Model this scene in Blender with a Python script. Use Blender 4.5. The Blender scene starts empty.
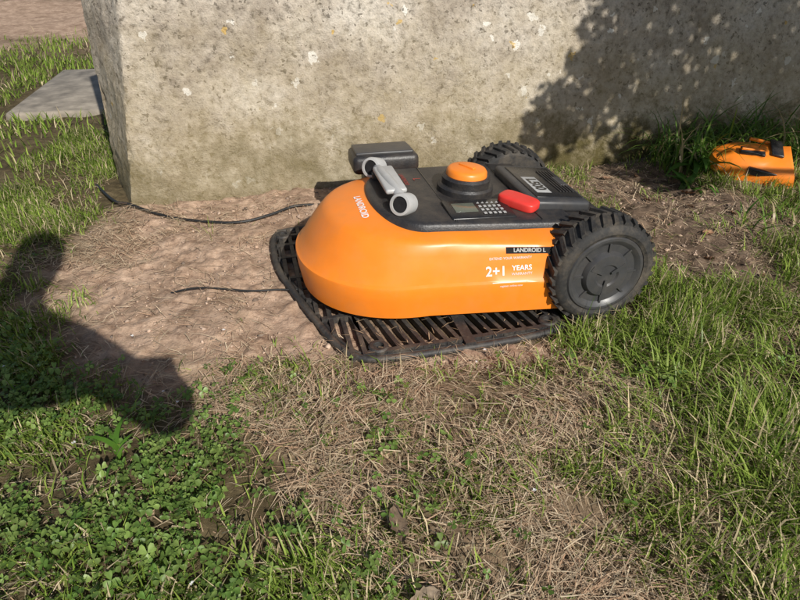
import bpy, bmesh, math, numpy as np
from mathutils import Vector, Matrix
from mathutils.bvhtree import BVHTree
rng=np.random.default_rng(7)
R=math.radians
scene=bpy.context.scene
scene.view_settings.view_transform='Standard'
scene.view_settings.look='None'
scene.view_settings.exposure=0
EL=36.0
SD=Vector((-.478,.879,0)).normalized()
# ---------------------------------------------------------------- light
w=bpy.data.worlds.new("World"); scene.world=w; w.use_nodes=True
nt=w.node_tree; bg=nt.nodes['Background']
sky=nt.nodes.new('ShaderNodeTexSky'); sky.sky_type='NISHITA'; sky.sun_disc=False
sky.sun_elevation=R(EL); sky.sun_rotation=math.atan2(-SD.x,-SD.y)
nt.links.new(sky.outputs[0],bg.inputs[0]); bg.inputs[1].default_value=.08
ld=bpy.data.lights.new('sun','SUN'); ld.energy=5.0; ld.angle=R(.5); ld.color=(1,.96,.89)
lo=bpy.data.objects.new('sun',ld); scene.collection.objects.link(lo)
dirv=Vector((SD.x*math.cos(R(EL)),SD.y*math.cos(R(EL)),-math.sin(R(EL))))
lo.rotation_euler=dirv.to_track_quat('-Z','Y').to_euler(); lo.location=(3,-3,5)
# ---------------------------------------------------------------- camera
cd=bpy.data.cameras.new('camera'); cam=bpy.data.objects.new('camera',cd); scene.collection.objects.link(cam)
cam.location=(0,0,.88); cam.rotation_euler=(R(57),0,0); cd.lens=27.45; cd.clip_start=.02; cd.clip_end=500
scene.camera=cam
# ---------------------------------------------------------------- noise helpers
_tab=rng.random((256,256))
def vnoise(x,y,f,seed=0):
    x=np.asarray(x)*f+seed*17.3+1000; y=np.asarray(y)*f+seed*9.7+1000
    xi=np.floor(x).astype(int); yi=np.floor(y).astype(int); fx=x-xi; fy=y-yi
    fx=fx*fx*(3-2*fx); fy=fy*fy*(3-2*fy)
    a=_tab[xi%256,yi%256]; b=_tab[(xi+1)%256,yi%256]; c=_tab[xi%256,(yi+1)%256]; d=_tab[(xi+1)%256,(yi+1)%256]
    return (a*(1-fx)+b*fx)*(1-fy)+(c*(1-fx)+d*fx)*fy
def fbm(x,y,f,o=4,seed=0):
    s=0;a=.5;t=0
    for i in range(o):
        s=s+a*vnoise(x,y,f*2**i,seed+i); t+=a; a*=.5
    return s/t
CA,SA=.9703,.2419
BX,BY=-.115,1.102
def toab(X,Y):
    dx=X-BX; dy=Y-BY
    return dx*CA+dy*SA, -dx*SA+dy*CA
def toXY(a,b): return BX+a*CA-b*SA, BY+a*SA+b*CA
def sm(x,a,b):
    t=np.clip((x-a)/(b-a),0,1); return t*t*(3-2*t)
def blob(X,Y,cx,cy,rx,ry,soft=.35,nz=.5,seed=3):
    d=np.sqrt(((X-cx)/rx)**2+((Y-cy)/ry)**2)+(fbm(X,Y,5,4,seed)-.5)*nz*2
    return 1-sm(d,1-soft,1+soft)
def regions(X,Y):
    a,b=toab(X,Y)
    d=blob(X,Y,-.49,1.50,.42,.39,seed=3,nz=.8)
    d=np.maximum(d,blob(X,Y,-.24,1.18,.30,.14,seed=4,nz=.9))
    d=np.maximum(d,blob(X,Y,.15,1.13,.3,.06,seed=5,nz=.8))
    st=(1-sm(b,1.02,1.03))*sm(b+(fbm(X,Y,6,3,8)-.5)*.3,.62,.8)*sm(a,-.72,-.5)*(1-.5*sm(a,.75,1.0))
    d=np.maximum(d,st)
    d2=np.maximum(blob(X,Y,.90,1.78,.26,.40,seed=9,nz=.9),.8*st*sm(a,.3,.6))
    s=blob(X,Y,.10,.87,.38,.17,nz=1.1,seed=12)
    s=np.maximum(s,blob(X,Y,.36,.60,.50,.15,nz=1.2,seed=14)*.95)
    s=np.maximum(s,blob(X,Y,-.2,1.02,.33,.10,nz=1.1,seed=15)*.8)
    s=np.maximum(s,blob(X,Y,-.9,1.72,.16,.25,nz=.9,seed=16)*.8)
    d=np.maximum(d,d2*.85)
    far=blob(X,Y,-3.3,6.3,1.9,1.6,seed=20)
    return d,s,d2,far
def gh(X,Y):
    a,b=toab(X,Y)
    h=(fbm(X,Y,2.2,3,30)-.5)*.05+(fbm(X,Y,14,3,33)-.5)*.016
    flat=sm(np.maximum(np.abs(a-.3)-.47,np.abs(b-.35)-.41),0.0,.12)
    far=1+sm(np.hypot(X,Y),4,12)*2
    return h*(.0+1.0*flat)*far-.004*(1-flat)
# ---------------------------------------------------------------- mesh helpers
def link(o,parent=None):
    scene.collection.objects.link(o)
    if parent is not None: o.parent=parent
    return o
def mesh_np(name,verts,loops,starts,totals,mat,col=None,smooth=False,parent=None):
    me=bpy.data.meshes.new(name)
    me.vertices.add(len(verts)); me.vertices.foreach_set('co',np.ascontiguousarray(verts,dtype=np.float32).ravel())
    me.loops.add(len(loops)); me.loops.foreach_set('vertex_index',np.asarray(loops,dtype=np.int32))
    me.polygons.add(len(starts)); me.polygons.foreach_set('loop_start',np.asarray(starts,dtype=np.int32))
    me.polygons.foreach_set('loop_total',np.asarray(totals,dtype=np.int32))
    if smooth: me.polygons.foreach_set('use_smooth',np.ones(len(starts),dtype=bool))
    me.update(calc_edges=True)
    if col is not None:
        at=me.color_attributes.new('Col','FLOAT_COLOR','POINT')
        c=np.ones((len(verts),4),dtype=np.float32); c[:,:3]=col; at.data.foreach_set('color',c.ravel())
    me.materials.append(mat)
    return link(bpy.data.objects.new(name,me),parent)
def N(m,t,**k):
    n=m.node_tree.nodes.new(t)
    for a,b in k.items(): setattr(n,a,b)
    return n
def mat(name,col,rough=.5,metal=0,var=.12,bump=.0,scale=40,spec=.5,dust=0.):
    m=bpy.data.materials.new(name); m.use_nodes=True; L=m.node_tree.links
    p=m.node_tree.nodes['Principled BSDF']; p.inputs['Roughness'].default_value=rough; p.inputs['Metallic'].default_value=metal
    p.inputs['Specular IOR Level'].default_value=spec
    tc=N(m,'ShaderNodeTexCoord'); no=N(m,'ShaderNodeTexNoise'); no.inputs['Scale'].default_value=scale; no.inputs['Detail'].default_value=4
    L.new(tc.outputs['Object'],no.inputs['Vector'])
    cr=N(m,'ShaderNodeValToRGB'); cr.color_ramp.elements[0].position=.3; cr.color_ramp.elements[1].position=.7
    cr.color_ramp.elements[0].color=[c*(1-var) for c in col]+[1]; cr.color_ramp.elements[1].color=[min(1,c*(1+var)) for c in col]+[1]
    L.new(no.outputs['Fac'],cr.inputs[0])
    out=cr.outputs[0]
    if dust>0:
        n2=N(m,'ShaderNodeTexNoise'); n2.inputs['Scale'].default_value=14; n2.inputs['Detail'].default_value=8; n2.inputs['Roughness'].default_value=.75
        L.new(tc.outputs['Object'],n2.inputs['Vector'])
        mr=N(m,'ShaderNodeMapRange'); mr.inputs[1].default_value=.45; mr.inputs[2].default_value=.75; mr.inputs[4].default_value=dust
        L.new(n2.outputs['Fac'],mr.inputs[0])
        mx=N(m,'ShaderNodeMixRGB'); mx.inputs[2].default_value=(.33,.26,.18,1); L.new(mr.outputs[0],mx.inputs[0]); L.new(out,mx.inputs[1]); out=mx.outputs[0]
    L.new(out,p.inputs['Base Color'])
    mr=N(m,'ShaderNodeMapRange'); mr.inputs[3].default_value=max(0,rough-.1); mr.inputs[4].default_value=min(1,rough+.12)
    L.new(no.outputs['Fac'],mr.inputs[0]); L.new(mr.outputs[0],p.inputs['Roughness'])
    if bump>0:
        b=N(m,'ShaderNodeBump'); b.inputs['Strength'].default_value=bump; b.inputs['Distance'].default_value=.002
        L.new(no.outputs['Fac'],b.inputs['Height']); L.new(b.outputs[0],p.inputs['Normal'])
    return m
def leafmat(name,trans=.35,rough=.55,simple=False):
    m=bpy.data.materials.new(name); m.use_nodes=True; L=m.node_tree.links
    p=m.node_tree.nodes['Principled BSDF']
    if simple:
        m.node_tree.nodes.remove(p); p=N(m,'ShaderNodeBsdfDiffuse'); cin=p.inputs['Color']
    else:
        p.inputs['Roughness'].default_value=rough; p.inputs['Specular IOR Level'].default_value=.35; cin=p.inputs['Base Color']
    at=N(m,'ShaderNodeAttribute',attribute_name='Col')
    tr=N(m,'ShaderNodeBsdfTranslucent'); mx=N(m,'ShaderNodeMixShader'); mx.inputs[0].default_value=trans
    L.new(at.outputs['Color'],cin); L.new(at.outputs['Color'],tr.inputs['Color'])
    L.new(p.outputs[0],mx.inputs[1]); L.new(tr.outputs[0],mx.inputs[2])
    L.new(mx.outputs[0],m.node_tree.nodes['Material Output'].inputs[0])
    return m
def opaque(name,rough=.7):
    m=bpy.data.materials.new(name); m.use_nodes=True; nd=m.node_tree.nodes
    nd.remove(nd['Principled BSDF']); df=nd.new('ShaderNodeBsdfDiffuse')
    at=N(m,'ShaderNodeAttribute',attribute_name='Col'); m.node_tree.links.new(at.outputs['Color'],df.inputs['Color'])
    m.node_tree.links.new(df.outputs[0],nd['Material Output'].inputs[0]); return m
M_grass=leafmat('grass_mat',.33,simple=True); M_straw=opaque('straw_mat',.6); M_leaf=leafmat('leaf_mat',.4,.4)
M_blade=leafmat('blade_mat',.35,.42)
M_orange=mat('orange_plastic',(.88,.235,.017),.36,var=.03,dust=.14,scale=25)
M_black=mat('black_plastic',(.022,.021,.022),.42,var=.2,bump=.3,scale=300,dust=.16)
M_blackg=mat('black_gloss',(.015,.015,.016),.24,var=.2,dust=.06)
M_matt=mat('black_label',(.015,.015,.016),.75,var=.2,spec=.2)
M_rub=mat('tyre_rubber',(.022,.021,.020),.75,var=.3,bump=.4,scale=120,dust=.32)
M_base=mat('base_plate_plastic',(.028,.026,.025),.6,var=.3,bump=.4,scale=150,dust=.35)
M_grey=mat('silver_plastic',(.42,.42,.41),.35,var=.06,dust=.1)
M_dkgrey=mat('dark_grey_plastic',(.045,.045,.047),.4,var=.1,dust=.1)
M_red=mat('red_plastic',(.72,.04,.03),.4,var=.05,dust=.08)
M_white=mat('white_print',(.8,.8,.78),.6,var=.02,spec=.2)
M_pink=mat('faded_red_print',(.35,.04,.03),.5,var=.1)
M_lcd=mat('display_glass',(.12,.13,.10),.15,var=.1)
M_cable=mat('cable_rubber',(.015,.015,.015),.5)
M_cloth=mat('cloth',(.08,.1,.16),.9); M_skin=mat('skin',(.5,.3,.22),.6)
M_bark=mat('bark',(.12,.09,.06),.9,var=.4,bump=.8,scale=20)
def box(name,cx,cy,cz,sx,sy,sz,m,bev=.004,parent=None,rot=(0,0,0),seg=3):
    bm=bmesh.new(); bmesh.ops.create_cube(bm,size=1)
    bmesh.ops.scale(bm,vec=(sx,sy,sz),verts=bm.verts)
    if bev>0: bmesh.ops.bevel(bm,geom=bm.edges[:],offset=bev,segments=seg,profile=.5,affect='EDGES')
    me=bpy.data.meshes.new(name); bm.to_mesh(me); bm.free(); me.materials.append(m)
    for p in me.polygons: p.use_smooth=True
    o=bpy.data.objects.new(name,me); o.location=(cx,cy,cz); o.rotation_euler=rot
    me.set_sharp_from_angle(angle=R(50))
    return link(o,parent)
def lathe(name,prof,m,parent=None,loc=(0,0,0),rot=(0,0,0),n=64,ang=35):
    bm=bmesh.new(); rings=[]
    for r,z in prof:
        rings.append([bm.verts.new((r*math.cos(2*math.pi*i/n),r*math.sin(2*math.pi*i/n),z)) for i in range(n)])
    for a,b in zip(rings,rings[1:]):
        for i in range(n): bm.faces.new((a[i],a[(i+1)%n],b[(i+1)%n],b[i]))
    bm.faces.new(rings[-1]); bm.faces.new(rings[0][::-1])
    bmesh.ops.recalc_face_normals(bm,faces=bm.faces)
    me=bpy.data.meshes.new(name); bm.to_mesh(me); bm.free(); me.materials.append(m)
    for p in me.polygons: p.use_smooth=True
    me.set_sharp_from_angle(angle=R(ang))
    o=bpy.data.objects.new(name,me); o.location=loc; o.rotation_euler=rot
    return link(o,parent)
def tube(name,pts,rad,m,parent=None,cyclic=False):
    cu=bpy.data.curves.new(name,'CURVE'); cu.dimensions='3D'; cu.bevel_depth=rad; cu.bevel_resolution=3
    s=cu.splines.new('NURBS'); s.points.add(len(pts)-1)
    for i,p in enumerate(pts): s.points[i].co=(*p,1)
    s.use_cyclic_u=cyclic; s.order_u=3; s.use_endpoint_u=not cyclic; s.resolution_u=6
    cu.materials.append(m)
    return link(bpy.data.objects.new(name,cu),parent)
# ---------------------------------------------------------------- ground
def axis(lo_,hi_,st,ext,n):
    c=np.arange(lo_,hi_,st); g=np.cumsum(st*1.13**np.arange(1,n)); g=g[g<ext]
    return np.concatenate([(lo_-g)[::-1],c,c[-1]+g])
gx=axis(-1.7,1.8,.008,90,80); gy=axis(.3,2.7,.008,90,80)
XX,YY=np.meshgrid(gx,gy,indexing='ij'); ZZ=gh(XX,YY)
d,s,d2,far=regions(XX,YY)
near=(XX>-1.7)&(XX<1.8)&(YY<2.7)&(YY>.3)
ZZ=ZZ+near*(d*(fbm(XX,YY,45,3,50)-.5)*.011+d*np.maximum(0,fbm(XX,YY,18,4,57)-.55)*.05+d2*(fbm(XX,YY,25,3,52)-.4)*.02)
V=np.stack([XX,YY,ZZ],-1).reshape(-1,3)
nx,ny=len(gx),len(gy); idx=np.arange(nx*ny).reshape(nx,ny)
F=np.stack([idx[:-1,:-1],idx[1:,:-1],idx[1:,1:],idx[:-1,1:]],-1).reshape(-1,4)
mg=bpy.data.materials.new('ground_mat'); mg.use_nodes=True; L=mg.node_tree.links; p=mg.node_tree.nodes['Principled BSDF']
p.inputs['Roughness'].default_value=.95; p.inputs['Specular IOR Level'].default_value=.15
at=N(mg,'ShaderNodeAttribute',attribute_name='Col'); sep=N(mg,'ShaderNodeSeparateColor'); L.new(at.outputs['Color'],sep.inputs[0])
tc=N(mg,'ShaderNodeTexCoord')
def noise(m,sc,det=8,ro=.6):
    n=N(m,'ShaderNodeTexNoise'); n.inputs['Scale'].default_value=sc; n.inputs['Detail'].default_value=det; n.inputs['Roughness'].default_value=ro
    m.node_tree.links.new(tc.outputs['Object'],n.inputs['Vector']); return n
def ramp(m,inp,stops):
    r=N(m,'ShaderNodeValToRGB'); e=r.color_ramp.elements
    while len(e)<len(stops): e.new(.5)
    for i,(ps,c) in enumerate(stops): e[i].position=ps; e[i].color=(*c,1)
    m.node_tree.links.new(inp,r.inputs[0]); return r
n1=noise(mg,26,6,.78); n3=noise(mg,7,4,.65)
dirt=ramp(mg,n1.outputs['Fac'],[(.28,(.17,.11,.075)),(.42,(.38,.265,.19)),(.58,(.53,.385,.28)),(.75,(.64,.50,.39))])
soil=ramp(mg,n1.outputs['Fac'],[(.3,(.05,.038,.02)),(.6,(.14,.11,.06)),(.8,(.24,.19,.11))])
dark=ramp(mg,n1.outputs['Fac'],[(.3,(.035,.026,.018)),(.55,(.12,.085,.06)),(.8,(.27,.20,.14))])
straw=ramp(mg,n1.outputs['Fac'],[(.3,(.13,.09,.06)),(.6,(.30,.22,.14)),(.8,(.46,.35,.24))])
def mix(m,f,a,b):
    x=N(m,'ShaderNodeMixRGB'); m.node_tree.links.new(f,x.inputs[0]); m.node_tree.links.new(a,x.inputs[1]); m.node_tree.links.new(b,x.inputs[2]); return x.outputs[0]
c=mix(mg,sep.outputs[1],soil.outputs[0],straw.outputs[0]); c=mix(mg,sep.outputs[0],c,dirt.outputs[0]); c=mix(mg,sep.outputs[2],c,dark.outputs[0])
big=ramp(mg,n3.outputs['Fac'],[(.35,(.68,.64,.60)),(.6,(1.05,1.03,1.01))])
mm=N(mg,'ShaderNodeMixRGB',blend_type='MULTIPLY'); mm.inputs[0].default_value=1; L.new(c,mm.inputs[1]); L.new(big.outputs[0],mm.inputs[2])
L.new(mm.outputs[0],p.inputs['Base Color'])
n2=noise(mg,70,5,.7)
b=N(mg,'ShaderNodeBump'); b.inputs['Strength'].default_value=.9; b.inputs['Distance'].default_value=.007
L.new(n2.outputs['Fac'],b.inputs['Height']); L.new(b.outputs[0],p.inputs['Normal'])
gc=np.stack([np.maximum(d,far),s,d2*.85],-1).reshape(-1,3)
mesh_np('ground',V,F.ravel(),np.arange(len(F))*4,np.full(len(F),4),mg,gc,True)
# ---------------------------------------------------------------- grass
def blades(name,P,Ln,W,az,l1,l2,col,m):
    n=len(P); dx=np.cos(az); dy=np.sin(az)
    side=np.stack([-dy,dx,np.zeros(n)],-1)
    def dr(l): return np.stack([dx*np.sin(l),dy*np.sin(l),np.cos(l)],-1)
    p1=P+dr(l1)*(Ln*.5)[:,None]; p2=p1+dr(l2)*(Ln*.5)[:,None]
    w=W[:,None]/2
    V=np.stack([P-side*w,P+side*w,p1+side*w*.85,p1-side*w*.85,p2],1).reshape(-1,3)
    base=np.arange(n)[:,None]*5
    lp=(base+np.array([0,1,2,3,3,2,4])[None]).ravel()
    st=(np.arange(n)[:,None]*7+np.array([0,4])[None]).ravel(); tt=np.tile([4,3],n)
    C=np.repeat(col,5,0)
    return mesh_np(name,V,lp,st,tt,m,C)
def blocked(X,Y):
    a,b=toab(X,Y)
    pl=(a>-.14)&(a<.55)&(b>-.045)&(b<.71)&~((a<0.0)&(b<.09))
    mw=(a>.5)&(a<.77)&(b>-.01)&(b<.63)
    wl=(b>1.012)&(a>-.70)&(b<1.32)
    sl=(X>-2.05)&(X<-1.45)&(Y>2.95)&(Y<4.0)
    return pl|mw|wl|sl
def scatter(n,x0,x1,y0,y1): 
    return rng.uniform(x0,x1,n),rng.uniform(y0,y1,n)
def P3(X,Y,dz=0): return np.stack([X,Y,gh(X,Y)+dz],-1)
def gcol(n,dryp):
    t=rng.random(n)[:,None]
    c=np.array([.10,.18,.022])*(1-t)+np.array([.33,.41,.09])*t
    dry=(rng.random(n)<dryp)[:,None]; br=rng.uniform(.5,1.2,n)[:,None]
    c=np.where(dry,np.array([.62,.51,.32])*br,c*rng.uniform(.7,1.25,n)[:,None])
    return c
X,Y=scatter(290000,-1.5,1.75,.38,2.75)
d,s,d2,far=regions(X,Y)
right=sm(X,.25,.6)*(1-sm(Y,1.5,1.9)); cl=(1-sm(X,-.35,.0))*(1-sm(Y,.9,1.15))
patch=fbm(X,Y,6,4,60); patch2=fbm(X,Y,11,3,64)
dens=(1-d)**2.2*(1-s*(.92-.35*sm(patch2,.5,.62)))*(.10+1.1*sm(patch,.38,.62))*(1-.55*cl)
dens*=1-.5*sm(X,.55,.9)*sm(Y,1.35,1.6)
keep=(rng.random(len(X))<dens)&~blocked(X,Y)
X,Y=X[keep],Y[keep]; right=right[keep]; patch=patch[keep]; sk=s[keep]
n=len(X); Ln=rng.uniform(.020,.055,n)*(1+1.1*right*sm(patch,.38,.62)*rng.random(n)**.5)*(1+.3*rng.random(n)); 
Ln*=1+.5*sm(Y,1.9,2.3)*sm(X,.9,1.2)
az=rng.uniform(0,2*np.pi,n); az=np.where(rng.random(n)<.55,rng.normal(2.6,.9,n)+vnoise(X,Y,7,70)*5,az)
l1=np.abs(rng.normal(.55,.4,n)); l2=l1+np.abs(rng.normal(.6,.45,n))
blades('grass',P3(X,Y),Ln,rng.uniform(.0016,.0040,n),az,l1,np.minimum(l2,2.2),gcol(n,.24+.25*sk),M_grass)
X,Y=scatter(60000,-5.5,-.95,2.3,8); d,s,d2,far=regions(X,Y)
keep=(rng.random(len(X))<(1-far)*(1-d)*(.2+.8*sm(fbm(X,Y,3,3,61),.35,.6)))&~blocked(X,Y); X,Y=X[keep],Y[keep]; n=len(X)
l1=np.abs(rng.normal(.4,.3,n))
blades('grass',P3(X,Y),rng.uniform(.03,.08,n),rng.uniform(.004,.008,n),rng.uniform(0,6.28,n),l1,l1+.5,gcol(n,.15),M_grass)
# straw
X,Y=scatter(165000,-1.3,1.5,.38,2.5); d,s,d2,far=regions(X,Y)
clm=fbm(X,Y,9,3,77)
dens=s*(.2+sm(clm,.35,.6))*.75+.09+.09*d*sm(clm,.48,.62)+d2*.12+.22*sm(X,.05,.4)*(1-sm(Y,1.15,1.4))*sm(clm,.4,.6)
keep=(rng.random(len(X))<dens*(1-.6*(d>.8)*(clm<.5)))&~blocked(X,Y); X,Y=X[keep],Y[keep]; s=s[keep]; d=d[keep]; n=len(X)
l1=rng.normal(1.48,.14,n); l2=rng.normal(1.6,.2,n)
hump=s*.022*rng.random(n)+.004*rng.random(n)+.004*d
br=rng.uniform(.4,1.25,n)[:,None]; t=rng.random(n)[:,None]
sc=(np.array([.66,.54,.37])*t+np.array([.46,.29,.18])*(1-t))*br
az=rng.uniform(0,6.28,n)*.6+vnoise(X,Y,6,80)*5
blades('straw',P3(X,Y,.002)+np.stack([0*X,0*X,hump],-1),rng.uniform(.02,.075,n)*rng.uniform(.5,1.4,n),rng.uniform(.0007,.0021,n),az,l1,l2,sc,M_straw)
# clover
def clover(name,X,Y,H,Rr):
    n=len(X)
    base=P3(X,Y); head=base+np.stack([rng.normal(0,.008,n),rng.normal(0,.008,n),H],-1)
    tilt=rng.normal(0,.40,(n,2)); a0=rng.uniform(0,6.28,n)
    prof=[(0,0),(.45,.38),(.85,.50),(1.1,.30),(1.02,0),(1.1,-.30),(.85,-.50),(.45,-.38)]
    Vs=[];Cs=[]
    t=rng.random(n)
    g=np.stack([.10+.14*t,.19+.14*t,.035+.05*t],-1)*rng.uniform(.65,1.2,(n,1))
    for k in range(3):
        aa=a0+k*2.094; ca,sa=np.cos(aa),np.sin(aa)
        for (u,v) in prof:
            px=(u*ca-v*sa)*Rr; py=(u*sa+v*ca)*Rr
            pz=px*tilt[:,0]+py*tilt[:,1]+abs(v)*Rr*.45-u*u*Rr*.15
            Vs.append(head+np.stack([px,py,pz],-1)); Cs.append(g*(1.35 if u==.45 else 1))
    V=np.stack(Vs,1).reshape(-1,3); C=np.stack(Cs,1).reshape(-1,3)
    b=np.arange(n*3)[:,None]*8
    lp=(b+np.array([0,7,6,5,4,0,4,3,2,1])[None]).ravel()
    st=(np.arange(n*3)[:,None]*10+np.array([0,5])[None]).ravel(); tt=np.tile([5,5],n*3)
    mesh_np(name,V,lp,st,tt,M_leaf,C)
    blades('clover_stems',base,H*1.02,np.full(n,.0016),rng.uniform(0,6.28,n),np.full(n,.15),np.full(n,.1),g*.9,M_grass)
X,Y=scatter(24000,-1.15,.95,.38,1.7); d,s,d2,far=regions(X,Y)
cd_=(1-sm(X,-.25,.2))*(1-sm(Y,1.0,1.3))+.10
cd_*=(1-d)**2*(1-s*.75)*(.12+sm(fbm(X,Y,8,3,90),.38,.56))
keep=(rng.random(len(X))<cd_*.72)&~blocked(X,Y); X,Y=X[keep],Y[keep]; n=len(X)
clover('clover_patch',X,Y,rng.uniform(.008,.038,n),rng.uniform(.0045,.0118,n)*rng.uniform(.8,1.1,n))
# pebbles / crumbs
X,Y=scatter(60000,-1.2,1.4,.8,2.5); d,s,d2,far=regions(X,Y)
keep=(rng.random(len(X))<d*.34+.02+d2*.2)&~blocked(X,Y); X,Y=X[keep],Y[keep]; n=len(X)
r=np.clip(rng.lognormal(-6.2,.65,n),.0008,.011)
oc=np.array([[1,0,0],[-1,0,0],[0,1,0],[0,-1,0],[0,0,1],[0,0,-1]],float)
V=(P3(X,Y,.002)[:,None,:]+oc[None]*rng.uniform(.5,1.2,(n,6,1))*r[:,None,None]*np.array([1,1,.7])+rng.normal(0,.15,(n,6,3))*r[:,None,None])
tri=np.array([[0,2,4],[2,1,4],[1,3,4],[3,0,4],[2,0,5],[1,2,5],[3,1,5],[0,3,5]])
lp=(np.arange(n)[:,None,None]*6+tri[None]).ravel()
pc=np.array([.46,.33,.24])*rng.uniform(.3,1.25,(n,1))+rng.uniform(0,.05,(n,1))
mesh_np('pebbles',V.reshape(-1,3),lp,np.arange(n*8)*3,np.full(n*8,3),M_straw,np.repeat(pc,6,0))
# dead leaves
def dead_leaf(x,y,L_,W_,rz,col,curl=.5,z=.02,tilt=.3):
    bm=bmesh.new(); nu,nv=10,6; g=[]
    for i in range(nu+1):
        u=i/nu; wd=W_*math.sin(math.pi*min(1,u*.96+.03))**.8*(1+.18*math.sin(i*2.7))
        g.append([bm.verts.new(((u-.5)*L_,(v/nv-.5)*wd*(1-.2*curl),z+abs(v/nv-.5)*wd*curl+.15*L_*(u-.5)**2*4*curl+.003*math.sin(i*2.1+v*1.7))) for v in range(nv+1)])
    for i in range(nu):
        for v in range(nv): bm.faces.new((g[i][v],g[i+1][v],g[i+1][v+1],g[i][v+1]))
    me=bpy.data.meshes.new('dead_leaf'); bm.to_mesh(me); bm.free(); me.materials.append(mat('dead_leaf_mat',col,.7,var=.5,scale=60,bump=.5))
    for p_ in me.polygons: p_.use_smooth=True
    o=bpy.data.objects.new('dead_leaf',me); o.location=(x,y,float(gh(np.array(x),np.array(y)))); o.rotation_euler=(tilt,.15,rz); link(o)
dead_leaf(-.013,.635,.085,.034,1.75,(.20,.14,.09),z=.03); dead_leaf(.025,.535,.055,.03,.5,(.20,.15,.10),tilt=.6,z=.028)
dead_leaf(.32,.93,.05,.022,2.6,(.4,.28,.15)); dead_leaf(-.42,.64,.035,.02,1.2,(.35,.25,.15))
for (x,y,rz,k) in ((.95,1.7,.4,1),(1.02,2.02,2.4,1),(.62,2.12,1.,.8),(.85,1.95,2.,.7),(1.1,1.85,1.5,.8),(.78,2.2,.2,.7),(.9,1.55,2.7,.6),(1.0,1.45,.9,.6),(.72,2.05,.6,.6),(.9,2.22,1.3,.8),(1.05,2.2,.7,.7),(.98,1.9,1.9,.6)):
    dead_leaf(x,y,.05*k,.024*k,rz,(.28*k,.15*k,.08*k),z=.012)
# small white flowers
bm=bmesh.new()
for i in range(24):
    x=rng.uniform(-1.1,-.3) if i<18 else rng.uniform(.1,.9); y=rng.uniform(.5,1.25)
    z=float(gh(np.array(x),np.array(y)))+.03
    for k in range(7):
        a=k*.9; rr=rng.uniform(.002,.0045)
        c0=bm.verts.new((x,y,z)); c1=bm.verts.new((x+rr*math.cos(a-.3),y+rr*math.sin(a-.3),z+.001)); c2=bm.verts.new((x+rr*math.cos(a+.3),y+rr*math.sin(a+.3),z+.001)); bm.faces.new((c0,c1,c2))
me=bpy.data.meshes.new('small_white_flowers'); bm.to_mesh(me); bm.free(); me.materials.append(M_white); link(bpy.data.objects.new('small_white_flowers',me))
# ---------------------------------------------------------------- wall
mw_=bpy.data.materials.new('old_concrete'); mw_.use_nodes=True; L=mw_.node_tree.links; p=mw_.node_tree.nodes['Principled BSDF']
p.inputs['Roughness'].default_value=.95; p.inputs['Specular IOR Level'].default_value=.15
tc=N(mw_,'ShaderNodeTexCoord')
a1=noise(mw_,3.2,5,.7); a2=noise(mw_,42,5,.78)
colr=ramp(mw_,a1.outputs['Fac'],[(.34,(.31,.26,.205)),(.5,(.48,.42,.345)),(.66,(.60,.545,.465))])
grit=ramp(mw_,a2.outputs['Fac'],[(.33,(.34,.33,.31)),(.46,(.90,.90,.90)),(.68,(1.28,1.28,1.28))])
mm=N(mw_,'ShaderNodeMixRGB',blend_type='MULTIPLY'); mm.inputs[0].default_value=.9; L.new(colr.outputs[0],mm.inputs[1]); L.new(grit.outputs[0],mm.inputs[2])
cur=mm.outputs[0]
wn=N(mw_,'ShaderNodeTexNoise'); wn.inputs['Scale'].default_value=55; wn.inputs['Detail'].default_value=3; L.new(tc.outputs['Object'],wn.inputs[0])
vm=N(mw_,'ShaderNodeMixRGB'); vm.inputs[0].default_value=.045; L.new(tc.outputs['Object'],vm.inputs[1]); L.new(wn.outputs['Color'],vm.inputs[2])
def spots(cur,scale,thr,col,seedoff,gate,amt=.75):
    mp=N(mw_,'ShaderNodeMapping'); mp.inputs['Location'].default_value=(seedoff,seedoff*.7,seedoff*1.3); L.new(vm.outputs[0],mp.inputs[0])
    vo=N(mw_,'ShaderNodeTexVoronoi'); vo.inputs['Scale'].default_value=scale; L.new(mp.outputs[0],vo.inputs['Vector'])
    sp=N(mw_,'ShaderNodeSeparateColor'); L.new(vo.outputs['Color'],sp.inputs[0])
    th=N(mw_,'ShaderNodeMath',operation='MULTIPLY'); th.inputs[1].default_value=thr; L.new(sp.outputs[0],th.inputs[0])
    lt=N(mw_,'ShaderNodeMath',operation='LESS_THAN'); L.new(vo.outputs['Distance'],lt.inputs[0]); L.new(th.outputs[0],lt.inputs[1])
    gt=N(mw_,'ShaderNodeMath',operation='GREATER_THAN'); gt.inputs[1].default_value=gate; L.new(sp.outputs[1],gt.inputs[0])
    mu=N(mw_,'ShaderNodeMath',operation='MULTIPLY'); L.new(lt.outputs[0],mu.inputs[0]); L.new(gt.outputs[0],mu.inputs[1])
    m2=N(mw_,'ShaderNodeMath',operation='MULTIPLY'); m2.inputs[1].default_value=amt; L.new(mu.outputs[0],m2.inputs[0])
    x=N(mw_,'ShaderNodeMixRGB'); x.inputs[2].default_value=(*col,1); L.new(m2.outputs[0],x.inputs[0]); L.new(cur,x.inputs[1]); return x.outputs[0]
cur=spots(cur,19,.36,(.80,.77,.70),3.1,.74,.8)
cur=spots(cur,15,.20,(.62,.40,.10),12.3,.80)
cur=spots(cur,60,.42,(.10,.085,.065),22.3,.6,.7)
sx=N(mw_,'ShaderNodeSeparateXYZ'); L.new(tc.outputs['Object'],sx.inputs[0])
a4=noise(mw_,7,6,.75)
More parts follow.
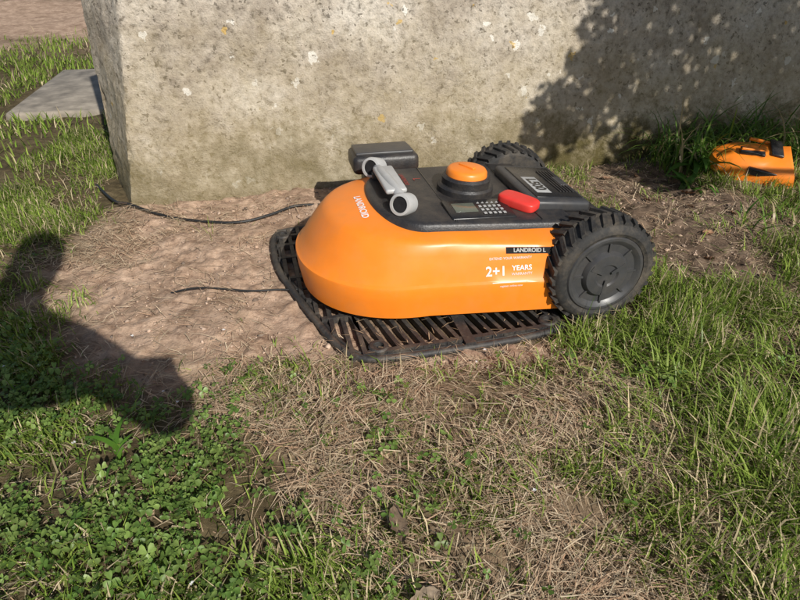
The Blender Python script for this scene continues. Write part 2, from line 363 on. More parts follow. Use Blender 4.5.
def band(z0,z1,nz,amt,col,cur,extra=None):
    ma=N(mw_,'ShaderNodeMath',operation='MULTIPLY_ADD'); ma.inputs[1].default_value=-nz; L.new(a4.outputs['Fac'],ma.inputs[0]); L.new(sx.outputs[2],ma.inputs[2])
    mr=N(mw_,'ShaderNodeMapRange'); mr.inputs[1].default_value=z1; mr.inputs[2].default_value=z0; mr.inputs[3].default_value=0; mr.inputs[4].default_value=amt; L.new(ma.outputs[0],mr.inputs[0])
    f=mr.outputs[0]
    if extra:
        r2=N(mw_,'ShaderNodeMapRange'); r2.inputs[1].default_value=extra[0]; r2.inputs[2].default_value=extra[1]; L.new(sx.outputs[0],r2.inputs[0])
        mu=N(mw_,'ShaderNodeMath',operation='MULTIPLY'); L.new(f,mu.inputs[0]); L.new(r2.outputs[0],mu.inputs[1]); f=mu.outputs[0]
    x=N(mw_,'ShaderNodeMixRGB'); x.inputs[2].default_value=(*col,1); L.new(f,x.inputs[0]); L.new(cur,x.inputs[1]); return x.outputs[0]
cur=band(-.35,.12,1.0,.55,(.34,.27,.14),cur)
cur=band(-.52,-.26,1.0,.75,(.15,.12,.055),cur)
cur=band(-.32,-.14,.7,.95,(.085,.07,.025),cur,(.25,.7))
L.new(cur,p.inputs['Base Color'])
bp=N(mw_,'ShaderNodeBump'); bp.inputs['Strength'].default_value=1; bp.inputs['Distance'].default_value=.011
L.new(a2.outputs['Fac'],bp.inputs['Height']); L.new(bp.outputs[0],p.inputs['Normal'])
P0=np.array([-1.066,2.193]); P1=np.array([-.927,1.947]); dW=np.array([.9716,.2367]); nF=np.array([.2367,-.9716])
nE=np.array([-.886,-.464]); Hh=1.25
s1=np.linspace(0,1,26); s2=np.concatenate([np.arange(0,2.8,.012),np.linspace(2.8,7,60)])
zs=np.linspace(-.06,Hh,120)
cols=[]
for t in s1[:-1]:
    b0=P0*(1-t)+P1*t; cols.append((b0,nE,np.array([.04,.03])*(1-t)+np.array([.113,.157])*t,t*.28))
for t in s2:
    b0=P1+dW*t; k=min(1,t/1.0); l1_=np.array([.113,.157])*(1-k)+np.array([-.037,.153])*k
    nn=nF if t>.02 else (nF+nE)/1.4
    cols.append((b0,nn,l1_,.28+t))
V=np.zeros((len(cols),len(zs),3))
for i,(b0,nn,ln_,ss) in enumerate(cols):
    am=.4 if abs(ss-.28)<.10 else 1
    amp=(fbm(np.full(len(zs),ss),zs,7,5,40)-.5)*.030*am+(fbm(np.full(len(zs),ss),zs,60,3,44)-.5)*.007
    if abs(ss-.28)<.008: amp-=.010*sm(fbm(np.full(len(zs),.3),zs,16,3,49),.5,.7)
    V[i,:,0]=b0[0]+ln_[0]*zs+nn[0]*amp; V[i,:,1]=b0[1]+ln_[1]*zs+nn[1]*amp; V[i,:,2]=zs
nc,nz_=V.shape[:2]; idx=np.arange(nc*nz_).reshape(nc,nz_)
F=np.stack([idx[:-1,:-1],idx[1:,:-1],idx[1:,1:],idx[:-1,1:]],-1).reshape(-1,4)
Vb=V.reshape(-1,3)
e=cols[-1][0]+np.array([-.2367,.9716])*.5
k0=len(Vb); extra=np.array([[e[0],e[1],-.06],[e[0]-.05,e[1],Hh],[P0[0]+.1,P0[1]+.28,-.06],[P0[0]+.14,P0[1]+.28,Hh]])
Vb=np.vstack([Vb,extra]); lp=list(F.ravel()); st=list(np.arange(len(F))*4); tt=[4]*len(F)
def addp(l):
    st.append(len(lp)); tt.append(len(l)); lp.extend(l)
addp(list(idx[:,-1])+[k0+1,k0+3]); addp([k0,k0+2,k0+3,k0+1]); addp([k0+2,int(idx[0,0]),int(idx[0,-1]),k0+3]); addp([int(idx[-1,0]),k0,k0+1,int(idx[-1,-1])])
wob=mesh_np('concrete_wall',Vb,lp,st,tt,mw_,None,True); wob.data.set_sharp_from_angle(angle=R(60))
M_slab=mat('slab_concrete',(.25,.215,.17),.9,var=.4,bump=.8,scale=14)
box('stone_slab',-1.76,3.46,-.008,.46,.95,.08,M_slab,.016,rot=(0,0,.16))
# ---------------------------------------------------------------- charging base
def empty(name,loc,rz):
    o=bpy.data.objects.new(name,None); o.location=loc; o.rotation_euler=(0,0,rz); o.empty_display_size=.1; return link(o)
RZ=math.atan2(SA,CA)
base=empty('charging_station',(*toXY(.008,-.03),0),RZ)
poly=[(.03,0),(.535,0),(.535,.73),(-.14,.73),(-.14,.47),(-.03,.07)]
def chaikin(P,k):
    for _ in range(k):
        Q=[]
        for i in range(len(P)):
            a=P[i]; b=P[(i+1)%len(P)]; La=math.dist(a,b); q=min(.25,.05/La) if _==0 else .25
            Q+= [(a[0]+(b[0]-a[0])*q,a[1]+(b[1]-a[1])*q),(b[0]-(b[0]-a[0])*q,b[1]-(b[1]-a[1])*q)]
        P=Q
    return P
PP=chaikin(poly,3)
rim=tube('outer_rim',[(x,y,.007) for x,y in PP],.0095,M_base,base,True)
rim2=tube('inner_rim',[(.2+(x-.2)*.95,.365+(y-.365)*.96,.006) for x,y in PP],.005,M_base,base,True)
def xl(b): return -.14 if b>.47 else (-.03-(b-.07)*.275 if b>.07 else 0.01)
def bl(x): return .018 if x>-.02 else (.07+(-.03-x)/.275+.03)
bm=bmesh.new()
def addbox(bm,x0,x1,y0,y1,z0,z1,sh=0):
    vs=[bm.verts.new(c) for c in [(x0,y0,z0),(x1,y0,z0),(x1+sh,y1,z0),(x0+sh,y1,z0),(x0,y0,z1),(x1,y0,z1),(x1+sh,y1,z1),(x0+sh,y1,z1)]]
    for f in [(0,3,2,1),(4,5,6,7),(0,1,5,4),(1,2,6,5),(2,3,7,6),(3,0,4,7)]: bm.faces.new([vs[i] for i in f])
x=-.12
while x<.525:
    addbox(bm,x,x+.011,bl(x),.18 if x>.02 else .71,.0,.0165,-.035 if x>.04 else 0)
    addbox(bm,x,x+.011,.6,.715,.0,.0162)
    x+=.0285
for bb in (.020,.182,.60,.66): addbox(bm,max(xl(bb),.0)+.012 if bb<.1 else xl(bb)+.01,.526,bb,bb+.012,0,.0175)
addbox(bm,.03,.53,.196,.6,0,.012)
for bb in (.28,.40,.52): addbox(bm,xl(bb)+.01,.03,bb,bb+.01,0,.0175)
addbox(bm,.262,.288,.0,.182,0,.020)
me=bpy.data.meshes.new('slatted_plate'); bm.to_mesh(me); bm.free(); me.materials.append(M_base); link(bpy.data.objects.new('slatted_plate',me),base)
for i,(x,y) in enumerate(((.062,.042),(-.105,.67),(.49,.045))):
    lathe('screw_boss_%d'%(i+1),[(.024,0),(.024,.017),(.020,.021),(.013,.021),(.011,.010),(.004,.010)],M_base,base,(x,y,.0))
box('tower_foot',.225,.69,.012,.24,.10,.035,M_base,.012,base)
box('tower_column',.225,.685,.115,.14,.085,.21,M_black,.02,base,rot=(R(4),0,0))
box('tower_head',.215,.665,.237,.195,.15,.055,M_black,.016,base,rot=(R(-6),0,R(-3)))
box('tower_head_lid',.213,.668,.267,.170,.12,.010,M_dkgrey,.004,base,rot=(R(-6),0,R(-3)))
box('tower_contact_arm',.225,.61,.20,.10,.07,.035,M_black,.01,base)
# ---------------------------------------------------------------- mower
mo=empty('robot_lawn_mower',(*toXY(-.008,.322),0),RZ)
def outline(xn,hw0,hw1,xr,ln,m_=2.15,ns=10,nn=44):
    pts=[]; xc=xn+ln
    for i in range(ns): t=i/ns; x=xr+(xc-xr)*t; pts.append((x,-(hw1+(hw0-hw1)*t)))
    for i in range(nn+1):
        ph=-math.pi/2+math.pi*i/nn; c_=abs(math.cos(ph))**(2/m_); s_=abs(math.sin(ph))**(2/m_)*(1 if ph>0 else -1)
        pts.append((xc-ln*c_,hw0*s_))
    for i in range(ns-1,-1,-1): t=i/ns; x=xr+(xc-xr)*t; pts.append((x,(hw1+(hw0-hw1)*t)))
    return pts
def loft(name,levels,m,parent,closeback=False,crease=40):
    bm=bmesh.new(); rings=[]
    for lv in levels:
        z=lv[0]; zf=lv[6] if len(lv)>6 else 0
        rings.append([bm.verts.new((x,y,z-zf*(x-.05))) for x,y in outline(*lv[1:6])])
    n=len(rings[0])
    for a,b in zip(rings,rings[1:]):
        for i in range(n-1): bm.faces.new((a[i],a[i+1],b[i+1],b[i]))
        if closeback: bm.faces.new((a[n-1],a[0],b[0],b[n-1]))
    bmesh.ops.remove_doubles(bm,verts=bm.verts,dist=.0004)
    bmesh.ops.recalc_face_normals(bm,faces=bm.faces)
    up=[f for f in bm.faces if abs(f.normal.z)>.8 and f.calc_center_median().z>.1]
    if up and up[0].normal.z<0: bmesh.ops.reverse_faces(bm,faces=bm.faces)
    me=bpy.data.meshes.new(name); bm.to_mesh(me); bm.free(); me.materials.append(m)
    for p_ in me.polygons: p_.use_smooth=True
    me.set_sharp_from_angle(angle=R(crease))
    return link(bpy.data.objects.new(name,me),parent)
lv=[(.040,-.040,.225,.272,.545,.27,0),(.036,-.056,.245,.290,.545,.28,0),(.040,-.060,.250,.296,.545,.28,0),(.09,-.068,.256,.298,.548,.28,0),(.120,-.071,.257,.298,.55,.28,0.01),
    (.126,-.070,.2555,.297,.55,.28,0.01),(.131,-.062,.250,.293,.551,.28,0.01),(.165,-.042,.243,.286,.553,.28,.015),(.200,-.016,.236,.279,.555,.28,.03),(.222,.003,.231,.275,.556,.28,.04),(.231,.013,.227,.270,.556,.28,.05),(.2365,.026,.220,.262,.556,.27,.055),(.244,.055,.200,.238,.556,.26,.06),(.251,.10,.16,.2,.556,.24,.06),
    (.255,.16,.1,.12,.556,.18,.06),(.256,.24,.0001,.0001,.556,.10,.06)]
shell=loft('orange_shell',lv,M_orange,mo,crease=32)
bvh=BVHTree.FromPolygons([v.co[:] for v in shell.data.vertices],[p_.vertices[:] for p_ in shell.data.polygons])
loft('chassis',[(.02,-.02,.2,.25,.53,.25),(.06,-.03,.215,.26,.53,.25),(.17,.0,.19,.23,.535,.25),(.185,.08,.15,.19,.535,.25),(.19,.3,.0001,.0001,.535,.1)],M_black,mo,closeback=True)
DS=.062
def dz(x): return .2665-DS*(x-.05)
loft('control_deck',[(.240,.120,.188,.215,.60,.12,DS),(.2585,.123,.186,.213,.60,.12,DS),(.2640,.129,.181,.208,.597,.12,DS),(.2662,.138,.171,.198,.59,.11,DS),(.2668,.25,.0001,.0001,.59,.05,DS)],M_black,mo,closeback=True,crease=50)
TY=math.atan(DS)
box('rear_housing',.625,0,.135,.20,.37,.17,M_black,.03,mo,rot=(0,R(7),0),seg=4)
box('rear_bumper',.712,0,.10,.05,.30,.09,M_dkgrey,.015,mo)
box('battery_lid',.592,-.01,.238,.165,.26,.03,M_dkgrey,.010,mo,rot=(0,R(7),0))
box('lid_panel',.597,-.01,.2525,.13,.215,.006,M_blackg,.002,mo,rot=(0,R(7),0))
box('badge_plate',.567,-.035,.258,.042,.11,.003,M_grey,.001,mo,rot=(0,R(7),0))
box('lid_latch',.648,-.01,.2495,.022,.06,.006,M_dkgrey,.002,mo,rot=(0,R(7),0))
for i in range(5): box('lid_rib_%d'%(i+1),.615+i*.009,-.01,.2545-i*.0011,.004,.15,.003,M_black,.001,mo,rot=(0,R(7),0))
for i,yy in enumerate((-.235,.235)): box('wheel_arm_%d'%(i+1),.60,yy*.8,.15,.16,.06,.13,M_black,.02,mo,rot=(0,R(12),0))
lathe('height_dial_base',[(.074,0),(.074,.018),(.069,.024),(.062,.024),(.062,.026),(.064,.04),(.058,.046),(.02,.046)],M_black,mo,(.385,.01,.242),(0,TY,0))
lathe('height_dial',[(.054,0),(.053,.014),(.049,.020),(.044,.022),(.02,.024),(.004,.0245)],M_orange,mo,(.388,.01,.284),(0,TY,0))
box('dial_pointer',.389,.01,.309,.012,.05,.006,M_orange,.002,mo,rot=(0,TY,.5))
box('display_bezel',.375,-.125,dz(.375)+.002,.165,.098,.008,M_blackg,.003,mo,rot=(R(3),TY,0))
box('display_screen',.340,-.120,dz(.340)+.0065,.058,.045,.002,M_lcd,.0005,mo,rot=(R(3),TY,0))
bm=bmesh.new()
for i in range(5):
    for j in range(4):
        x0=.378+i*.0125; z0=dz(x0)+.006
        addbox(bm,x0,x0+.007,-.160+j*.020,-.151+j*.020,z0,z0+.0014)
me=bpy.data.meshes.new('keypad'); bm.to_mesh(me); bm.free(); me.materials.append(M_grey); link(bpy.data.objects.new('keypad',me),mo)
bm=bmesh.new(); bmesh.ops.create_uvsphere(bm,u_segments=48,v_segments=28,radius=1)
for v in bm.verts:
    v.co=(math.copysign(abs(v.co.x)**.45,v.co.x)*.052,math.copysign(abs(v.co.y)**.5,v.co.y)*.028,math.copysign(abs(v.co.z)**.4,v.co.z)*.014)
me=bpy.data.meshes.new('stop_button'); bm.to_mesh(me); bm.free(); me.materials.append(M_red)
for p_ in me.polygons: p_.use_smooth=True
o=bpy.data.objects.new('stop_button',me); o.location=(.487,-.110,.252); o.rotation_euler=(0,TY,R(-52)); link(o,mo)
for i,(x,y,lx,ly) in enumerate(((.30,0,.003,.36),(.515,0,.003,.39))):
    box('deck_seam_%d'%(i+1),x,y,dz(x)+.0005,lx,ly,.002,M_blackg,.0005,mo,rot=(0,TY,0))
hx=.177
tube('handle_bar',[(hx+.012,-.10,.276),(hx+.01,-.06,.288),(hx,.02,.292),(hx-.005,.10,.288),(hx-.002,.135,.276)],.0135,M_grey,mo)
box('handle_plate',hx+.006,.018,.290,.054,.165,.014,M_grey,.006,mo)
box('handle_foot_1',hx+.012,-.085,.262,.04,.04,.03,M_black,.006,mo); box('handle_foot_2',hx,.12,.262,.04,.04,.03,M_black,.006,mo)
qd=Vector((-.62,-.70,.30)); q=qd.to_track_quat('Z','Y').to_euler(); cvec=qd.normalized()*.0155
for i,(yy,xx) in enumerate(((-.116,hx+.008),(.138,hx-.010))):
    lathe('sensor_eye_%d'%(i+1),[(.018,-.035),(.026,-.03),(.028,.012),(.026,.018),(.020,.019),(.019,.010),(.002,.009)],M_grey,mo,(xx,yy,.279),q,n=40)
    lathe('sensor_lens_%d'%(i+1),[(.0186,-.003),(.0186,.0),(.012,.001),(.002,-.001)],M_matt,mo,(xx+cvec.x,yy+cvec.y,.279+cvec.z),q,n=32)
def text(name,s_,size,m,fn,parent=mo,bold=0):
    cu=bpy.data.curves.new(name,'FONT'); cu.body=s_; cu.size=size; cu.align_x='CENTER'; cu.align_y='CENTER'; cu.offset=bold
    ob=bpy.data.objects.new(name+'_tmp',cu); scene.collection.objects.link(ob)
    dg=bpy.context.evaluated_depsgraph_get(); me=bpy.data.meshes.new_from_object(ob.evaluated_get(dg)); bpy.data.objects.remove(ob)
    for v in me.vertices: v.co=fn(v.co.x,v.co.y)
    me.materials.clear(); me.materials.append(m); me.name=name
    return link(bpy.data.objects.new(name,me),parent)
def side(x0,z0):
    def f(u,v):
        h=bvh.ray_cast(Vector((x0+u,-.5,z0+v)),Vector((0,1,0)))[0]
        return (h if h else Vector((x0+u,-.27,z0+v)))+Vector((0,-.0012,.0006))
    return f
def topf(x0,y0):
    def f(u,v):
        h=bvh.ray_cast(Vector((x0+v,y0-u,.6)),Vector((0,0,-1)))[0]
        return h+Vector((-.0006,0,.0014))
    return f
text('warranty_text','2+1',.032,M_white,side(.375,.150),bold=.0005)
text('warranty_text_years','YEARS',.017,M_white,side(.437,.156),bold=.0003)
text('warranty_text_small','WARRANTY',.009,M_white,side(.437,.142))
text('warranty_line','EXTEND YOUR WARRANTY',.0080,M_white,side(.41,.180))
text('warranty_url','register online now',.007,M_white,side(.41,.116))
text('front_label','LANDROID',.024,M_white,topf(.098,-.035),bold=.0006)
def quad(name,fn,w_,h_,m):
    bm=bmesh.new(); nx_=10; g=[[bm.verts.new(fn((i/nx_-.5)*w_,(j-.5)*h_)) for j in range(2)] for i in range(nx_+1)]
    for i in range(nx_): bm.faces.new((g[i][0],g[i+1][0],g[i+1][1],g[i][1]))
    me=bpy.data.meshes.new(name); bm.to_mesh(me); bm.free(); me.materials.append(m); link(bpy.data.objects.new(name,me),mo)
sbf=side(.455,0.0)
def sb(u,v): return sbf(u,.196-.04*u+v)
quad('brand_strip',sb,.11,.015,M_matt)
text('brand_strip_text','LANDROID L',.013,M_grey,lambda u,v:sb(u,v)+Vector((0,-.001,.0006)),bold=.0004)
quad('label_underline',side(.405,.1245),.08,.0010,M_white)
text('badge_text','L500',.040,M_blackg,lambda u,v:Vector((.567+v,-.035-u,.2605-.12*v)),bold=.0012)
text('deck_text','LANDROID',.016,M_pink,lambda u,v:Vector((.24+v,.09-u,dz(.24+v)+.0015)))
text('deck_text_2','L',.03,M_pink,lambda u,v:Vector((.275+v,.09-u,dz(.275+v)+.0015)))
bm=bmesh.new()
for i in range(9):
    y=.02+i*.017
    h=bvh.ray_cast(Vector((-.4,y,.075)),Vector((1,0,0)))[0]
    if h: addbox(bm,h.x-.003,h.x+.01,y-.0045,y+.0045,.05,.105)
me=bpy.data.meshes.new('nose_vents'); bm.to_mesh(me); bm.free(); me.materials.append(M_black); link(bpy.data.objects.new('nose_vents',me),mo)
for i,yy in enumerate((-.12,.12)): lathe('front_caster_%d'%(i+1),[(.025,-.012),(.032,-.008),(.032,.008),(.025,.012)],M_rub,mo,(.08,yy,.0465),(R(90),0,0),n=32)
# wheels
def hexa(bm,vs):
    for f in [(0,1,3,2),(4,6,7,5),(0,4,5,1),(2,3,7,6),(0,2,6,4),(1,5,7,3)]: bm.faces.new([vs[k] for k in f])
def wheel(tag,xf,yf,sgn):
    e=bpy.data.objects.new('wheel_'+tag,None); e.location=(xf,yf,.138); e.rotation_euler=(R(90) if sgn<0 else R(-90),0.0,0); link(e,mo)
    lathe('tyre',[(.06,-.10),(.118,-.098),(.129,-.088),(.133,-.05),(.131,-.016),(.126,-.006),(.118,.0),(.108,.001),(.103,-.002),(.100,-.003),(.099,-.010)],M_rub,e,n=96)
    bm=bmesh.new(); nk=30
    for i in range(nk):
        for row in range(2):
            a=2*math.pi*(i+.5*row)/nk
            z0,z1=(-.05,-.008) if row==0 else (-.098,-.052); skew=.07*(1 if row==0 else -1)
            vs=[]
            for (r,ww) in ((.127,.0115),(.1405,.0085)):
                for z,sk_ in ((z0,-skew),(z1,skew)):
                    rr=r-(.005 if z in(-.008,-.098) and r>.13 else 0)
                    for sg in (-1,1):
                        aa=a+sk_+sg*ww/.135*.62
                        vs.append(bm.verts.new((rr*math.cos(aa),rr*math.sin(aa),z)))
            hexa(bm,vs)
    bmesh.ops.recalc_face_normals(bm,faces=bm.faces)
    me=bpy.data.meshes.new('tread_blocks'); bm.to_mesh(me); bm.free(); me.materials.append(M_rub); link(bpy.data.objects.new('tread_blocks',me),e)
    lathe('rim',[(.102,-.06),(.1,-.006),(.096,-.001),(.09,-.001),(.084,-.004),(.078,-.009),(.06,-.010),(.057,-.003),(.053,.003),(.045,.004),(.03,.004),(.026,.0),(.004,.0)],M_dkgrey,e,n=96,ang=25)
    bm=bmesh.new()
    for i in range(8):
        a=i*math.pi/4; ca,sa=math.cos(a),math.sin(a); vs=[]
        for z in(-.012,-.005):
            for r in(.056,.082):
                for q_ in(-.0025,.0025): vs.append(bm.verts.new((r*ca-q_*sa,r*sa+q_*ca,z)))
        hexa(bm,vs)
    for i in range(3):
        a=i*2.094+.5; ca,sa=math.cos(a),math.sin(a); vs=[]
        for z in(.003,.0050):
            for r,qq in((.012,.003),(.05,.007)):
                for q_ in(-qq,qq): vs.append(bm.verts.new((r*ca-q_*sa,r*sa+q_*ca,z)))
        hexa(bm,vs)
    bmesh.ops.recalc_face_normals(bm,faces=bm.faces)
    me=bpy.data.meshes.new('rim_ribs'); bm.to_mesh(me); bm.free(); me.materials.append(M_dkgrey); link(bpy.data.objects.new('rim_ribs',me),e)
wheel('near',.632,-.325,-1); wheel('far',.598,.29,1)
# ---------------------------------------------------------------- cables
def G(x,y,dz=.004): return (x,y,float(gh(np.array(x),np.array(y)))+dz)
tube('power_cable',[G(-1.12,2.12,.01),G(-.99,1.95,.012),G(-.93,1.925,.02),G(-.849,1.885,.012),G(-.75,1.85,.008),G(-.66,1.822,.009),G(-.523,1.80,.008),G(-.42,1.868,.01),G(-.354,1.93,.007),G(-.2,1.93,.007),G(-.07,1.86,.01)],.0048,M_cable)
tube('boundary_wire',[G(-.64,1.385,-.002),G(-.60,1.388,.010),G(-.539,1.392,.014),G(-.45,1.385,.013),G(-.40,1.38,.013),G(-.33,1.395,.012),G(-.27,1.392,.013),G(-.2,1.41,.012)],.0028,M_cable)
# ---------------------------------------------------------------- orange housing near right wall
oc_=empty('orange_plastic_housing',(1.325,2.23,.025),R(-18)); oc_.scale=(.87,.87,.87)
lo2=loft('housing_shell',[(.0,-.17,.10,.13,.16,.16),(.05,-.165,.10,.13,.16,.16),(.085,-.12,.085,.115,.15,.15),(.105,-.05,.06,.09,.14,.12),(.11,.02,.0001,.0001,.13,.06)],M_orange,oc_,closeback=True)
lo2.rotation_euler=(R(14),R(8),0)
for nm,args in {'window':(-.01,-.055,.098,.10,.035,.02),'window_rear':(.09,.0,.107,.05,.12,.012),'slot':(-.07,.02,.085,.035,.05,.03),'side_slot':(.05,-.108,.028,.14,.02,.03)}.items():
    box(nm,*args,M_blackg,.004,oc_,rot=(R(14),R(8),0))
box('rib',.04,.045,.118,.11,.012,.012,M_orange,.003,oc_,rot=(R(14),R(8),0))
box('rib_2',-.01,-.055,.108,.10,.008,.01,M_orange,.002,oc_,rot=(R(14),R(8),.3))
# ---------------------------------------------------------------- weeds
def strap(name,cx,cy,rad,n,L0,L1,W0,W1,colA,colB,m,az0=None):
    r=rad*np.sqrt(rng.random(n)); t=rng.uniform(0,6.28,n); X=cx+r*np.cos(t); Y=cy+r*np.sin(t)
    P=P3(X,Y,-.005); Ln=rng.uniform(L0,L1,n); W=rng.uniform(W0,W1,n); az=rng.uniform(0,6.28,n) if az0 is None else rng.normal(az0,1.1,n)
    le=np.abs(rng.normal(.2,.15,n)); dl=rng.uniform(.15,.5,n); seg=6
    dx,dy=np.cos(az),np.sin(az); sd=np.stack([-dy,dx,0*dx],-1); cur=P; V=[]
    for i in range(seg+1):
        wf=W/2*min(1,(.6+i*.3))*(1-(i/seg)**2.2); V+= [cur-sd*wf[:,None],cur+sd*wf[:,None]]
        l=le+dl*i; cur=cur+np.stack([dx*np.sin(l),dy*np.sin(l),np.cos(l)],-1)*(Ln/seg)[:,None]
    V=np.stack(V,1).reshape(-1,3); k=2*(seg+1)
    q=np.array([[2*i,2*i+1,2*i+3,2*i+2] for i in range(seg)]).ravel()
    lp=(np.arange(n)[:,None]*k+q[None]).ravel()
    c=np.array(colA)+(np.array(colB)-np.array(colA))*rng.random((n,1)); dry=rng.random((n,1))<.14; c=np.where(dry,np.array([.5,.4,.23]),c)
    return mesh_np(name,V,lp,np.arange(n*seg)*4,np.full(n*seg,4),m,np.repeat(c,k,0),True)
gA,gB=(.06,.14,.018),(.19,.30,.05)
strap('weed_plant',1.12,2.33,.13,200,.14,.36,.004,.009,gA,gB,M_leaf)
strap('weed_plant',1.34,2.45,.14,170,.16,.38,.005,.010,gA,gB,M_leaf)
strap('weed_plant',1.60,2.50,.20,200,.14,.36,.005,.011,gA,gB,M_leaf)
strap('weed_plant',1.55,1.92,.18,130,.06,.14,.004,.009,gA,gB,M_leaf)
strap('weed_plant',1.32,1.70,.25,130,.06,.14,.004,.009,gA,gB,M_leaf)
strap('broad_leaf_weed',1.08,2.10,.05,14,.08,.14,.018,.03,gA,(.09,.2,.03),M_leaf)
strap('broad_leaf_weed',1.15,2.26,.06,16,.12,.22,.03,.045,gA,(.09,.2,.03),M_leaf)
strap('broad_leaf_weed',-.53,.80,.03,7,.07,.11,.008,.014,gA,(.12,.26,.03),M_leaf)
for (x,y,k,l) in ((.45,.82,60,.12),(.62,.78,90,.15),(.75,.95,80,.15),(.28,1.04,50,.07),(.42,1.02,60,.09),(.52,1.12,60,.09),(.55,1.06,60,.1),(.64,1.2,50,.08),(.7,1.12,70,.13),(.85,1.1,70,.14),(.85,1.35,60,.12),(-.2,.55,25,.10),(-.12,.62,12,.1),(-.3,1.02,25,.06),(-.85,1.35,40,.07),(.1,1.06,25,.05),(-.25,1.13,22,.04),(.55,.6,30,.1),(1.0,1.75,30,.08),(.9,2.0,25,.07),(.25,.72,20,.09),(.6,1.0,60,.14),(.68,.86,70,.15),(.9,.95,60,.14),(1.0,1.25,60,.13),(1.15,1.45,60,.12),(.5,.92,40,.12),(.72,.66,40,.12)):
    strap('grass_tuft',x,y,.06,k,l*.45,l,.0018,.0045,(.12,.20,.02),(.38,.47,.11),M_blade,2.6)
n=70; a_=rng.uniform(-.02,.53,n); b_=rng.uniform(-.03,.12,n); X,Y=toXY(a_,b_)
Pp=np.stack([X,Y,np.full(n,.0195)],-1)
blades('straw_on_plate',Pp,rng.uniform(.010,.035,n),rng.uniform(.0008,.0016,n),rng.uniform(0,6.28,n),np.full(n,1.55),np.full(n,1.58),np.array([.5,.37,.23])*rng.uniform(.4,1.1,(n,1)),M_straw)
# ---------------------------------------------------------------- off-camera tree
tr=empty('shrub_tree',(2.70,.72,0),0)
def limb(name,pts,r0,r1):
    cu=bpy.data.curves.new(name,'CURVE'); cu.dimensions='3D'; cu.bevel_depth=1; cu.bevel_resolution=3
    s_=cu.splines.new('POLY'); s_.points.add(len(pts)-1)
    for i,q in enumerate(pts): s_.points[i].co=(*q,1); s_.points[i].radius=r0+(r1-r0)*i/(len(pts)-1)
    cu.materials.append(M_bark); link(bpy.data.objects.new(name,cu),tr)
limb('trunk',[(0,0,-.05),(.02,.0,.5),(-.05,.02,1.0),(-.1,.05,1.6),(0,.1,2.3)],.06,.025)
limb('limb_1',[(-.05,.02,1.0),(-.4,.15,1.35),(-.9,.3,1.65)],.03,.01); limb('limb_2',[(-.08,.04,1.4),(.3,.2,1.8),(.8,.3,2.1)],.03,.01); limb('limb_3',[(-.1,.05,1.5),(-.45,.1,2.0),(-.8,.1,2.4)],.025,.008); limb('limb_4',[(-.05,.02,1.0),(-.5,.1,1.1),(-.95,.12,1.2)],.02,.006); limb('limb_5',[(-.4,.15,1.35),(-.9,.18,1.45),(-1.35,.2,1.38)],.014,.004)
cl_=[(-.62,.25,1.88,.50),(-.25,.35,1.60,.45),(.3,.3,1.75,.5),(-.80,.2,2.30,.45),(-.1,.1,2.4,.6),(.8,.3,2.0,.55),(-.45,.45,1.40,.30),(.15,.55,1.3,.35),(.75,.6,1.35,.35),(-.95,.12,1.18,.17),(-.7,.35,1.28,.2),(-1.0,.25,1.75,.27),(-.95,.1,2.65,.35),(-1.15,.2,1.50,.20),(-1.32,.20,1.36,.15),(-.95,.25,1.42,.2)]
V=[]
for (x,y,z,r) in cl_:
    k=int(6800*r**2.2)+60; v=rng.normal(0,1,(k,3)); v/=np.linalg.norm(v,axis=1)[:,None]; V.append(np.array([x,y,z])+v*r*(rng.random((k,1))**.45)*rng.uniform(.75,1.1,(k,1)))
C0=np.vstack(V); n=len(C0); t1=rng.normal(0,1,(n,3)); t1/=np.linalg.norm(t1,axis=1)[:,None]; t2=np.cross(t1,rng.normal(0,1,(n,3))); t2/=np.linalg.norm(t2,axis=1)[:,None]
a=rng.uniform(.02,.05,(n,1)); V=np.stack([C0-t1*a,C0+t2*a*.5,C0+t1*a,C0-t2*a*.5],1).reshape(-1,3)
mesh_np('crown_leaves',V,np.arange(4*n),np.arange(n)*4,np.full(n,4),M_leaf,np.repeat(np.array([.06,.13,.02])*rng.uniform(.6,1.4,(n,1)),4,0),parent=tr)
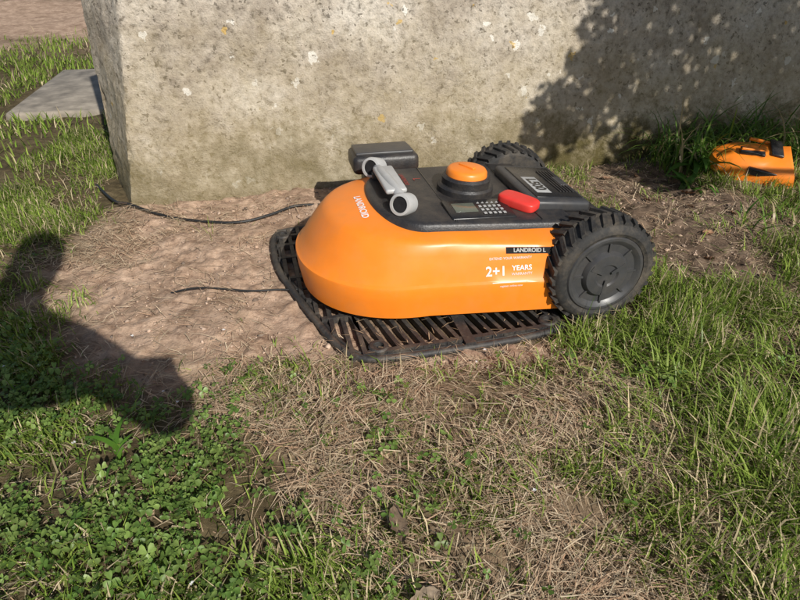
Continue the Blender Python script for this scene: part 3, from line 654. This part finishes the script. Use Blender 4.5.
# ---------------------------------------------------------------- photographer (behind the camera)
ph=empty('photographer',(0,0,0),0)
J={'pel':(-.40,-.42,.78,.14),'sp':(-.37,-.30,.96,.14),'ch':(-.28,-.20,1.12,.15),'nk':(-.22,-.10,1.23,.06),'hd':(-.19,-.07,1.31,.085),'ht':(-.17,-.05,1.40,.085),'tp':(-.16,-.04,1.47,.055),
 'rs':(-.05,-.20,1.13,.072),'re':(.13,-.17,.90,.060),'rw':(.11,-.09,.895,.038),'rh':(.075,-.05,.905,.030),
 'ls':(-.42,-.12,1.14,.070),'le':(-.32,-.12,.93,.055),'lw':(-.15,-.08,.89,.036),'lh':(-.075,-.05,.90,.028),
 'rk':(-.28,-.34,.42,.065),'ra':(-.32,-.52,.07,.04),'rt':(-.28,-.36,.03,.035),'hr':(-.32,-.44,.70,.09),
 'hl':(-.50,-.40,.70,.09),'lk':(-.53,-.26,.42,.065),'la':(-.58,-.44,.07,.04),'lt':(-.56,-.28,.03,.035)}
for h_,sx_ in (('r',1),('l',-1)):
    hx_,hy_,hz_,_=J[h_+'h']
    for f_ in range(4):
        J[h_+'f%da'%f_]=(hx_+.004*sx_,hy_+.006,hz_+.030-.02*f_,.009); J[h_+'f%db'%f_]=(hx_+sx_*.016,hy_+.022,hz_+.032-.021*f_,.008); J[h_+'f%dc'%f_]=(hx_,hy_+.026,hz_+.032-.021*f_,.007)
E=[('pel','sp'),('sp','ch'),('ch','nk'),('nk','hd'),('hd','ht'),('ht','tp'),('ch','rs'),('rs','re'),('re','rw'),('rw','rh'),('ch','ls'),('ls','le'),('le','lw'),('lw','lh'),('pel','hr'),('hr','rk'),('rk','ra'),('ra','rt'),('pel','hl'),('hl','lk'),('lk','la'),('la','lt')]
names=[k for k in J if 'f' not in k]
me=bpy.data.meshes.new('body'); me.from_pydata([J[k][:3] for k in names],[(names.index(a_),names.index(b_)) for a_,b_ in E],[])
o=bpy.data.objects.new('body',me); link(o,ph); o.modifiers.new('skin','SKIN')
sv=me.skin_vertices[0].data
for i,k in enumerate(names): sv[i].radius=(J[k][3],J[k][3]*.9); sv[i].use_root=(k=='pel')
ss=o.modifiers.new('sub','SUBSURF'); ss.levels=2; ss.render_levels=2; me.materials.append(M_cloth)
for h_ in 'rl':
    for f_ in range(4):
        me=bpy.data.meshes.new('finger'); me.from_pydata([J[h_+'h'][:3]]+[J[h_+'f%d%s'%(f_,c_)][:3] for c_ in 'abc'],[(0,1),(1,2),(2,3)],[])
        o=bpy.data.objects.new('finger_%s_%d'%(h_,f_),me); link(o,ph); o.modifiers.new('skin','SKIN')
        for i in range(4): me.skin_vertices[0].data[i].radius=(.009,.009)
        me.skin_vertices[0].data[0].use_root=True
        o.modifiers.new('sub','SUBSURF').levels=1; me.materials.append(M_skin)
pn=box('mobile_phone',-.005,-.03,.892,.165,.008,.082,M_blackg,.003,rot=(R(-33),0,0)); pn.parent=ph
print('done')
